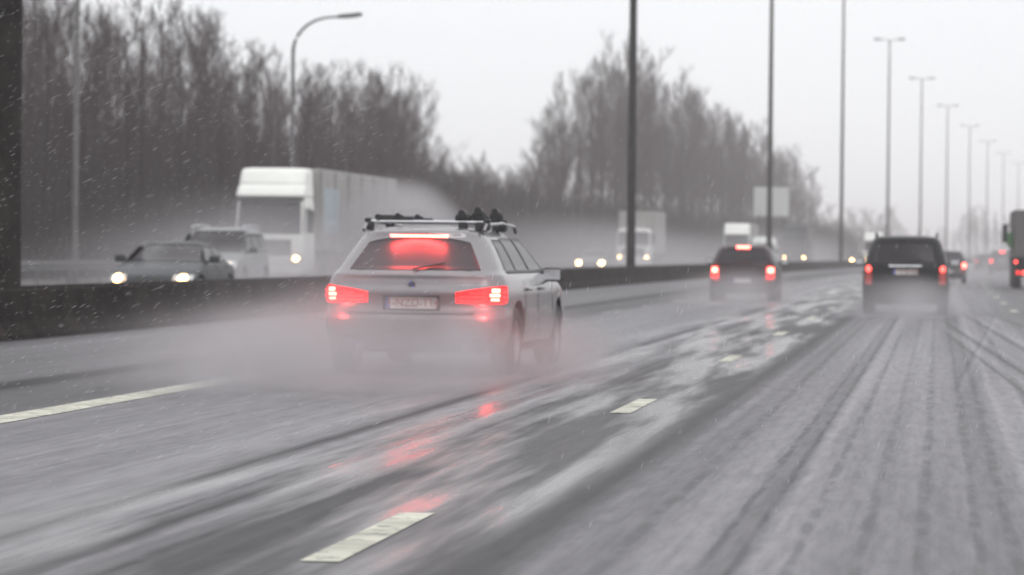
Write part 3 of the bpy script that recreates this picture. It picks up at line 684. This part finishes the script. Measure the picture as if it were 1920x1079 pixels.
# ---- trucks (local front at y = 0, running back along +y)
def truck(label, loc, rz=0.0, cab='lorry_white', box='trailer', length=16.3, lights='head_far', H=4.0, panel=True, rear=False, deflector=True, group='lorries on the motorway'):
    root = empty('lorry', loc, rz); tag(root, label, 'lorry', group)
    T = Shell([(.42, 1.15, .02, 2.2), (.5, 1.22, -.0, 2.25), (.9, 1.245, .0, 2.25), (1.25, 1.245, .02, 2.25), (1.6, 1.235, .06, 2.25), (2.3, 1.22, .18, 2.25), (2.75, 1.2, .28, 2.25), (2.9, 1.18, .34, 2.25),
               (2.95, 1.17, .22, 2.25), (3.0, 1.19, .06, 2.25), (3.06, 1.19, .08, 2.25), (3.30, 1.17, .30, 2.25), (3.40, 1.16, .50, 2.25), (3.46, 1.16, .46, 2.25), (3.85, 1.15, .74, 2.25), (3.95, 1.10, .9, 2.22), (3.98, .95, 1.1, 2.1)] if deflector else
              [(.42, 1.15, .02, 2.1), (.5, 1.22, 0, 2.15), (1.25, 1.245, .02, 2.15), (1.6, 1.235, .06, 2.15), (2.5, 1.2, .22, 2.15), (2.75, 1.16, .35, 2.15), (2.9, 1.0, .6, 2.0), (2.93, .4, 1.0, 1.6)],
              .28, .10, .02, .0, 2.25)
    T.body('cab', M[cab], root)
    T.patch('windscreen', M['glass'], root, lambda u, v: T.end(1.72 + 1.1 * v, (u * 2 - 1) * (1.22 - .03 * v)), 14, 8, .01)
    if deflector: T.patch('sun_visor', M['trim'], root, lambda u, v: T.end(2.84 + .08 * v, (u * 2 - 1) * 1.1), 12, 2, .10, .09)
    T.patch('grille', M['trim'], root, lambda u, v: T.end(.98 + .55 * v, (u * 2 - 1) * .78), 10, 4, .01)
    T.patch('bumper', M[cab], root, lambda u, v: T.end(.45 + .3 * v, (u * 2 - 1) * 1.25), 14, 3, .03, .04)
    for s in (-1, 1):
        T.patch('side_window', M['glass'], root, lambda u, v, s=s: T.side(1.75 + .85 * v, .55 + .9 * u, s), 6, 5, .01)
        hl = T.patch('headlight', M['clear_lens'], root, lambda u, v, s=s: T.end(.80 + .2 * v, s * (.78 + .38 * u)), 8, 3, .035, .03)
        if lights:
            def hf(u, v, s=s):
                a = u * 2 * PI; r_ = .11 * (1 - v) + 1e-4
                return T.end(.9 + r_ * math.sin(a) * .85, s * (.95 + r_ * math.cos(a)))
            T.patch('lit_lamp', M[lights], hl, hf, 16, 3, .05, .01)
        mr_ = MB().box(s * 1.42, .25, 2.15, .22, .14, .75, .05).build('mirror', M['trim'], root)
        MB().tube([(s * 1.2, .5, 2.5), (s * 1.42, .27, 2.5)], .025, 6).build('mirror_arm', M['trim'], mr_)
        for y in ((1.35, length - 5.2, length - 3.9, length - 2.6) if length > 12 else (1.35, length - 2.2)): wheel(root, s * 1.08, y, .5, s, .3, True)
    if length > 12: 
        for s in (-1, 1): wheel(root, s * 1.08, 4.8, .5, s, .3, True)
    # chassis and box
    MB().box(0, length / 2 + .4, .92, 1.1, length - 1.4, .22, .02).build('chassis', M['trim'], root)
    by0 = 2.75; bl = length - by0
    bx = MB().box(0, by0 + bl / 2, (1.18 + H) / 2, 2.54, bl, H - 1.18, .04).build('box_body', M[box], root)
    for s in (-1, 1):
        MB().box(s * 1.275, by0 + bl / 2, 1.14, .03, bl - .1, .12, .01).build('side_rail', M['lamp_steel'], bx)
        n = int(bl / 2.6)
        for k in range(n + 1):
            MB().box(s * 1.277, by0 + .15 + (bl - .3) * k / n, (1.2 + H) / 2, .022, .05, H - 1.32, .005).build('stanchion', M['lamp_steel'], bx)
        if panel:
            MB().box(s * 1.2755, by0 + 2.2, 2.55, .02, 2.9, 1.6, .004).build('side_panel', M['bluegrey'], bx)
        MB().box(s * 1.2, by0 + bl * .42, .75, .05, bl * .36, .5, .02).build('side_guard', M['lamp_steel'], root)
    if rear:
        for s in (-1, 1):
            MB().box(s * .63, length + .012, (1.2 + H) / 2, 1.2, .03, H - 1.35, .01).build('rear_door', M[box], bx)
            tl = MB().box(s * .95, length + .01, .62, .5, .1, .16, .02).build('tail_light', M['red_lens'], root)
            MB().tube([(s * .88, length + .05, .62), (s * .88, length + .08, .62)], .06, 14).build('lit_lamp', M['red_round'], tl)
            MB().tube([(s * 1.1, length + .05, .62), (s * 1.1, length + .08, .62)], .055, 14).build('lit_lamp', M['red_lit'], tl)
            hm = MB().box(s * 1.18, length + .03, 1.02, .12, .06, .12, .02).build('marker_light', M['red_lens'], root)
            MB().tube([(s * 1.18, length + .06, 1.02), (s * 1.18, length + .085, 1.02)], .05, 12).build('lit_lamp', M['red_round'], hm)
        MB().box(0, length - .02, .55, 2.3, .1, .14, .02).build('rear_bumper', M['trim'], root)
        MB().box(0, length + .02, 1.1, .52, .02, .11, .004).build('number_plate', M['plate'], root)
    return root
truck('white lorry with tall cab roof deflector emerging from spray on the left', (-22.5 + off(112), 112, 0), length=19.5)
truck('pale box lorry half hidden behind the near lamp post', (-23.0 + off(240), 236, 0), length=12.5, panel=False, deflector=False, H=4.15)
truck('white roofed lorry behind the hatchback on the oncoming side', (-22.0 + off(310), 310, 0), length=14, panel=False)
truck('dark lorry with pale roof and two headlights right of the hatchback', (-18.4 + off(333), 333, 0), cab='grey_paint', box='dark_trailer', length=16.3, panel=False, H=3.9)
_d = truck('faint lorry with pale roof left of the people carrier', (-15.0 + off(415), 415, 0), length=16.3, panel=False)
rt = truck('brown box lorry cut by the right edge of the view', (4.08, 128 + 9.5, 0), PI, cab='grey_paint', box='dark_trailer', deflector=False, length=9.5, lights=None, H=2.98, panel=False, rear=True)
MB().box(1.40, 9.1, 1.85, .22, .1, .55, .03).build('green_side_panel', M['green'], rt)

van = dict(suv); van.update(L=5.2, paint='white_paint', head_on='head_dim', rails=None, bow_f=.25, wheels=(1.0, 4.2), tab=[(.28, .85, .1, 4.95), (.4, .93, .03, 5.1), (.6, .96, 0, 5.18), (.9, .965, .01, 5.1), (1.1, .96, .02, 4.7), (1.25, .95, .03, 4.35),
      (1.6, .92, .05, 3.95), (2.0, .88, .08, 3.5), (2.3, .85, .1, 3.3), (2.42, .80, .15, 3.1), (2.49, .65, .3, 2.9), (2.51, .2, 1, 2.2)],
    rear_glass=(1.3, arc(1.95, .03), .72, .66), front_glass=(1.28, 1.98, .85, .74), side_glass=[(3.0, 3.0, 3.95, 3.55, 1.3, 1.85)], seams=(2.8, 1.2), handles=(3.1,), mirror_y=3.9, mirror_z=1.4,
    tail=(.8, 1.1, .8, 1.5, 'x'), seam_z=.62, head=(.55, .9, .8, 1.0))
car('delivery_van', 'white topped van behind the dark hatchback in the oncoming lanes', 'van', van, (-15.3 + off(255), 255 + 5.2, 0), PI)
sed2 = dict(sedan); sed2.update(head_r=.16, head_on='head_far')
car('oncoming_car', 'oncoming car with glaring headlights left of the near lamp post', 'car', dict(sed2, paint='pale_paint'), (-20.4 + off(190), 190 + 4.7, 0), PI)
car('oncoming_car', 'distant oncoming car with headlights just left of the people carrier', 'car', sed2, (-15.3 + off(388), 388 + 4.7, 0), PI)
car('oncoming_car', 'very faint oncoming car with dim headlights behind the thin lamp post', 'car', dict(sed2, head_on='head_dim'), (-19.1 + off(470), 470 + 4.7, 0), PI)
far = dict(hatch); far.update(paint='black_paint', lit=[(.80, None, .80, .10, 'red_hot')], glow=None, brake3=None)
car('distant_car', 'distant dark car whose tail light shows beside the people carrier', 'car', far, (.10 + off(150), 150, 0))
far2 = dict(mpv); far2.update(lit=[(.80, None, .90, .13, 'red_round')], brake3=(1.46, 1.58, .18, 'red_round'), glow=None)
car('distant_car', 'distant dark people carrier with high brake light in the right lane', 'car', far2, (2.75 + off(235), 235, 0))
car('distant_car', 'faint distant car between the lane ahead and the right lane', 'car', dict(far, lit=[(.80, None, .80, .10, 'red_lit')]), (.8 + off(300), 300, 0))

# ------------------------------------------------------------------ trees
def tree_mesh(seed, h, spread, up, nl=22, twk=1.0):
    r = np.random.default_rng(seed); seg = []; tw = []
    lean = r.normal(0, .02, 2); tp = []; n = 9
    for i in range(n + 1):
        t = i / n; tp.append(np.array([lean[0] * t * h + .12 * math.sin(t * 5 + seed), lean[1] * t * h + .12 * math.cos(t * 4 + seed), t * h * .93]))
    rt = .015 * h * .75
    trunk = MB().tube([tuple(p) for p in [np.array([0, 0, -.5])] + tp], [rt * 1.25] + [rt * (1 - .93 * i / n) for i in range(n + 1)], 7)
    def perp(d):
        a = r.normal(size=3); a -= d * a.dot(d); return a / (np.linalg.norm(a) + 1e-9)
    def branch(p, d, ln, rad, lev):
        ns = 4 if lev == 0 else 3; pts = [p]; q = p.copy(); dd = d.copy()
        for k in range(ns):
            dd = dd + r.normal(0, .10, 3) + np.array([0, 0, .14 * up]); dd /= np.linalg.norm(dd); q = q + dd * ln / ns; pts.append(q.copy())
        for k in range(ns): seg.append((pts[k], pts[k + 1], rad * (1 - k / ns * .8), rad * (1 - (k + 1) / ns * .8)))
        if lev >= 3: return
        m = [6, 5, 3][lev]
        for k in range(m):
            t = .25 + .75 * (k + r.random()) / m; i = min(int(t * ns), ns - 1); pp = pts[i] + (pts[i + 1] - pts[i]) * (t * ns - i)
            dl = (pts[i + 1] - pts[i]); dl /= np.linalg.norm(dl)
            nd = dl * .75 + perp(dl) * r.uniform(.35, .7) + np.array([0, 0, .30 * up]); nd /= np.linalg.norm(nd)
            branch(pp, nd, ln * r.uniform(.38, .6), rad * .45, lev + 1)
    for k in range(nl):
        t = .22 + .76 * (k + r.random()) / nl; i = min(int(t * n), n - 1); p = tp[i] + (tp[i + 1] - tp[i]) * (t * n - i)
        az = r.uniform(0, 2 * PI); el = R(r.uniform(28, 55)) + up * .25
        d = np.array([math.cos(az) * math.cos(el), math.sin(az) * math.cos(el), math.sin(el)])
        branch(p, d, h * spread * (1.15 - t) * r.uniform(.7, 1.2) + h * .06, rt * .38 * (1.2 - t), 0)
    A = np.array([s[0] for s in seg]); B = np.array([s[1] for s in seg]); ra = np.array([s[2] for s in seg]); rb = np.array([s[3] for s in seg])
    ra = np.maximum(ra, .0065 * twk); rb = np.maximum(rb, .004 * twk)
    D = B - A; D /= np.linalg.norm(D, axis=1, keepdims=True) + 1e-9
    ref = np.where(np.abs(D[:, 2:3]) < .9, np.array([[0, 0, 1.]]), np.array([[1., 0, 0]]))
    U = np.cross(D, ref); U /= np.linalg.norm(U, axis=1, keepdims=True) + 1e-9; V = np.cross(D, U)
    vs = []
    for (Pp, rr) in ((A, ra), (B, rb)):
        for k in range(3):
            a = 2 * PI * k / 3; vs.append(Pp + (U * math.cos(a) + V * math.sin(a)) * rr[:, None])
    VS = np.stack(vs, 1).reshape(-1, 3); nseg = len(A); base = np.arange(nseg)[:, None] * 6
    F = np.concatenate([base + np.array([[k, (k + 1) % 3, (k + 1) % 3 + 3, k + 3]]) for k in range(3)], 0)
    me = bpy.data.meshes.new('crown'); me.vertices.add(len(VS)); me.vertices.foreach_set('co', VS.ravel())
    me.loops.add(F.size); me.loops.foreach_set('vertex_index', F.ravel().astype(np.int32))
    me.polygons.add(len(F)); me.polygons.foreach_set('loop_start', np.arange(0, F.size, 4, dtype=np.int32))
    me.update(); me.validate(); me.materials.append(M['twig'])
    tm = bpy.data.meshes.new('trunk'); tm.from_pydata(trunk.v, [], trunk.f); tm.materials.append(M['bark']); tm.update()
    return tm, me
protos = [tree_mesh(1, 12, .22, .8, 18), tree_mesh(2, 12, .17, 1.3, 16), tree_mesh(3, 12, .25, .7, 20), tree_mesh(4, 12, .14, 1.4, 18), tree_mesh(5, 12, .20, 1.0, 19), tree_mesh(6, 12, .27, .6, 16)]
pale = protos[1][0].copy(); pale.materials.clear(); pale.materials.append(M['bark_pale'])
def tree(x, y, z, h, k, lab, grp, wide=1.0, birch=False):
    root = empty('bare_tree', (x, y, z), random.uniform(0, 6.28)); s = h / 12; root.scale = (s * wide, s * wide, s)
    tag(root, lab, 'tree', grp)
    t = bpy.data.objects.new('trunk', pale if birch else protos[k][0]); COL.objects.link(t); t.parent = root
    c = bpy.data.objects.new('crown', protos[k][1]); COL.objects.link(c); c.parent = root
def bank(u): return -.06 + max(0, (-30 - u)) * .045
def lerp_tab(z, tab): return float(np.interp(z, [a for a, b in tab], [b for a, b in tab]))
def xs(u, z): return 1759 + (u + off(z)) * FPX / z
# near wood on the left: crown line read against the distance along the road
LH = [(120, 13.0), (140, 12.6), (152, 11.6), (165, 14.2), (175, 11.6), (200, 11.8), (225, 12.4), (233, 11.8), (238, 7.4), (256, 7.6), (264, 9.4), (270, 7.0), (300, 7.5), (330, 9)]
n = 0
for row, (u, step, dh) in enumerate(((-34, 5.6, -.8), (-38, 5.0, 0), (-42.5, 5.2, .4), (-48, 6, .6))):
    z = 104 + row * 2.3
    while z < 322:
        zz = z + random.uniform(-1.4, 1.4); uu = u + random.uniform(-1.2, 1.2)
        zq = zz * 38 / abs(uu)                       # equal bearing on the front row
        h = (lerp_tab(zq, LH) + dh) * random.uniform(.86, 1.06) * (abs(uu) / 38) ** .55
        tree(uu + off(zz), zz, bank(uu), h, random.randrange(6), 'bare winter tree in the dark wood on the left, behind the oncoming traffic', 'bare trees of the left wood', random.uniform(.95, 1.2), random.random() < .2)
        z += step * random.uniform(.85, 1.15); n += 1
# wood on the right of the gap, larger and further
RH = [(272, 7), (280, 8.5), (292, 13), (309, 18), (326, 20), (348, 23.5), (390, 22), (445, 21), (505, 20), (560, 18), (600, 16.5), (640, 11)]
for row, (u, step, dh) in enumerate(((-35.5, 9.0, -3), (-41, 8.5, 0), (-48, 10.5, .5))):
    z = 286 + row * 3
    while z < 640:
        zz = z + random.uniform(-2, 2); uu = u + random.uniform(-1.5, 1.5)
        h = (lerp_tab(zz * 38 / abs(uu), RH) + dh) * random.uniform(.84, 1.06) * (abs(uu) / 38) ** .5
        tree(uu + off(zz), zz, bank(uu), h, random.randrange(6), 'tall bare tree in the hazy wood behind the middle lamp posts', 'bare trees of the middle wood', random.uniform(.85, 1.1))
        z += step * random.uniform(.85, 1.15); n += 1
# faint trees further away
for (px0, px1, zd, h, k) in ((1545, 1690, 900, 15, 12), (1690, 1800, 1150, 11, 6), (1800, 1890, 1000, 15, 9)):
    for i in range(k):
        zd_ = zd + random.uniform(-60, 60); x = (px0 + (px1 - px0) * (i + random.random()) / k - 1759) / FPX * zd_
        tree(x, zd_, 0, h * random.uniform(.7, 1.1), random.randrange(6), 'faint far-off bare tree low on the hazy horizon', 'far-off trees on the horizon', 1.3); n += 1
print('trees', n)
# undergrowth: brambles and brushwood at the foot of the woods
def brush(name, ranges, lab, cnt):
    r = np.random.default_rng(5); V = []; F = []
    for i in range(cnt):
        z0, z1, u0, u1, hh = ranges[i % len(ranges)]
        z = r.uniform(z0, z1); u = r.uniform(u0, u1); b = np.array([u + off(z), z, bank(u)])
        for j in range(5):
            d = r.normal(0, .45, 3); d[2] = abs(d[2]) * .6 + .9; d /= np.linalg.norm(d); ln = r.uniform(.4, 1.0) * hh; s = r.normal(0, 1, 3); s[2] = 0; s /= np.linalg.norm(s) + 1e-6
            p = b + r.normal(0, .5, 3) * np.array([1, 1, .1]); q = p + d * ln; wv = s * .022 * (1 + z / 300)
            k = len(V); V += [p - wv, p + wv, q + wv * .4, q - wv * .4]; F.append((k, k + 1, k + 2, k + 3))
    o = link(name, V, F, M['under']); tag(o, lab, 'undergrowth', kind='stuff'); return o
brush('undergrowth', [(100, 200, -44, -31.5, 3.4), (200, 330, -46, -31, 4.0), (300, 640, -50, -32, 7.0), (110, 330, -56, -38, 6.5), (110, 300, -50, -40, 8)], 'brown brushwood at the foot of the woods', 36000)

# ------------------------------------------------------------------ spray thrown up by the wheels, plus puffs added for tail light bloom
def spray(label, loc, rad, dens, nscale=.8, thr=(.38, .66), col=(.62, .60, .62), step=.25, grp='spray behind vehicles', aniso=.2):
    m = bpy.data.materials.new('road_spray'); m.use_nodes = True; nt = m.node_tree; nt.nodes.clear(); L = nt.links.new
    o_ = N(nt, 'ShaderNodeOutputMaterial'); pv = N(nt, 'ShaderNodeVolumePrincipled'); L(pv.outputs[0], o_.inputs['Volume'])
    pv.inputs['Color'].default_value = (*col, 1); pv.inputs['Anisotropy'].default_value = aniso
    tc = N(nt, 'ShaderNodeTexCoord'); dp = N(nt, 'ShaderNodeVectorMath', operation='DOT_PRODUCT'); L(tc.outputs['Object'], dp.inputs[0]); L(tc.outputs['Object'], dp.inputs[1])
    f = N(nt, 'ShaderNodeMapRange'); f.inputs[1].default_value = 0; f.inputs[2].default_value = 1; f.inputs[3].default_value = 1; f.inputs[4].default_value = 0
    L(dp.outputs['Value'], f.inputs[0])
    pw = N(nt, 'ShaderNodeMath', operation='POWER'); pw.inputs[1].default_value = 1.7; L(f.outputs[0], pw.inputs[0])
    sc = N(nt, 'ShaderNodeVectorMath', operation='MULTIPLY'); sc.inputs[1].default_value = rad; L(tc.outputs['Object'], sc.inputs[0])
    nz = N(nt, 'ShaderNodeTexNoise', Scale=nscale, Detail=2.0); L(sc.outputs[0], nz.inputs['Vector'])
    r = N(nt, 'ShaderNodeMapRange'); r.inputs[1].default_value = thr[0]; r.inputs[2].default_value = thr[1]; r.inputs[3].default_value = .12; r.inputs[4].default_value = 1; L(nz.outputs['Fac'], r.inputs[0])
    a = N(nt, 'ShaderNodeMath', operation='MULTIPLY'); L(pw.outputs[0], a.inputs[0]); L(r.outputs[0], a.inputs[1])
    b = N(nt, 'ShaderNodeMath', operation='MULTIPLY'); b.inputs[1].default_value = dens; L(a.outputs[0], b.inputs[0]); L(b.outputs[0], pv.inputs['Density'])
    m.cycles.volume_step_rate = step
    bm = bmesh.new(); bmesh.ops.create_icosphere(bm, subdivisions=3, radius=1.0)
    me = bpy.data.meshes.new('spray'); bm.to_mesh(me); bm.free(); me.materials.append(m)
    o = bpy.data.objects.new('spray', me); COL.objects.link(o); o.location = loc; o.scale = rad
    tag(o, label, 'spray', grp, 'stuff'); return o
spray('white spray cloud low behind the silver estate car', (-5.2, 29.2, .12), (1.9, 4.6, .85), .72, .9)
spray('spray drifting off the left wheels of the silver estate car', (-6.4, 30.5, .1), (1.6, 5.5, .70), .42, .6)
spray('spray around the right wheels of the silver estate car', (-3.8, 32.6, .05), (1.0, 4.4, .70), .85, 1.1)
spray('mist trailing left of the silver estate car over the edge line', (-6.8, 36, .1), (2.6, 10, .9), .13, .4)
spray('added mist puff for the red bloom round the left tail light of the silver estate car', (-5.88, 31.55, .62), (.62, .7, .42), .55, 1.6)  # extra puff put in to catch the lamp's red light as bloom
spray('added mist puff for the red bloom round the right tail light of the silver estate car', (-4.18, 31.55, .60), (.62, .7, .45), .55, 1.6)  # same added bloom puff for the right lamp
spray('spray plume torn off the right rear tyre of the silver estate car', (-4.2, 29.6, .15), (.55, 3.2, .72), 1.15, 2.2, (.45, .62))
spray('spray plume torn off the left rear tyre of the silver estate car', (-5.9, 29.6, .15), (.55, 3.4, .72), 1.15, 2.0, (.45, .62))
spray('fine mist hanging behind the silver estate car above the bumper', (-5.2, 29.0, .6), (1.9, 3.5, 1.0), .10, .5)
spray('spray around the dark red hatchback', (-4.9, 83, .0), (2.1, 9, 1.0), .38, .6)
spray('spray around the black people carrier', (-.7, 67.5, .05), (1.8, 6, .90), .60, .7)
spray('spray around the distant cars ahead in the right lane', (2.5, 170, .4), (5, 60, 2.6), .03, .15)
spray('mist around the wheels of the oncoming saloon', (-15.6, 75, .2), (2.4, 9, 1.3), .25, .4)
spray('mist over the oncoming lanes in front of the dark wood', (-21.5, 108, .2), (6.5, 38, 2.2), .055, .2)
spray('spray thrown up beside the white lorry', (-20.5, 100, .6), (4.5, 22, 2.8), .085, .2)
spray('spray cloud rising around the side of the white lorry trailer', (-20.7, 128, 1.3), (2.5, 16, 3.0), .95, .40, (.40, .62))
spray('long low bank of mist over the far oncoming lanes', (-19.5, 190, .3), (8.5, 95, 3.3), .042, .08)
spray('low mist over the distant oncoming lanes', (-15.5, 330, .3), (9, 140, 3.8), .026, .06)

# ------------------------------------------------------------------ falling sleet
r = np.random.default_rng(3); V = []; F = []
fr = rot.transposed()
cnt = 0
while cnt < 6500:
    d = r.uniform(13, 48) ; x = r.uniform(-.30 * d, .06 * d) ; z = r.uniform(.05, 6.5)
    sx = 1759 + x * FPX / d
    if r.random() > (1.0 if sx < 700 else .35): continue
    if sx < -60 or sx > 1980 or z > CAM_H + 480 / FPX * d * 1.05: continue
    cnt += 1
    s = r.uniform(.35, 1.25); ln = .019 * s; wd = .00062 * s
    if sx < 900: a = Vector((.86, .1, .5 + r.normal(0, .06))).normalized()
    else: a = Vector((.22 + r.normal(0, .1), .1, .95)).normalized()
    c = Vector((x, d, z)); u = a.cross(Vector((0, 1, 0))).normalized() * wd; v = Vector((0, wd, 0)); k = len(V)
    V += [c - a * ln, c + u, c + v, c - u, c - v, c + a * ln]
    F += [(k, k + 1, k + 2), (k, k + 2, k + 3), (k, k + 3, k + 4), (k, k + 4, k + 1), (k + 5, k + 2, k + 1), (k + 5, k + 3, k + 2), (k + 5, k + 4, k + 3), (k + 5, k + 1, k + 4)]
sl = link('falling_sleet', V, F, mat('sleet', (.75, .75, .77), .5, 0, 0, .02))
tag(sl, 'fine white sleet falling through the air', 'sleet', kind='stuff')

# ------------------------------------------------------------------ haze
hm = bpy.data.materials.new('haze'); hm.use_nodes = True; nt = hm.node_tree; nt.nodes.clear()
o_ = N(nt, 'ShaderNodeOutputMaterial'); pv = N(nt, 'ShaderNodeVolumePrincipled'); nt.links.new(pv.outputs[0], o_.inputs['Volume'])
pv.inputs['Color'].default_value = (.985, .95, .957, 1); pv.inputs['Density'].default_value = .00072; pv.inputs['Anisotropy'].default_value = 0.0
b = MB().box(0, 0, 0, 2600, 6100, 32); b.v = [(x + 280, y + 2975, z + 14.6) for x, y, z in b.v]
hz = link('haze', b.v, b.f, hm); tag(hz, 'pale winter haze filling the air over the motorway', 'haze', kind='stuff')
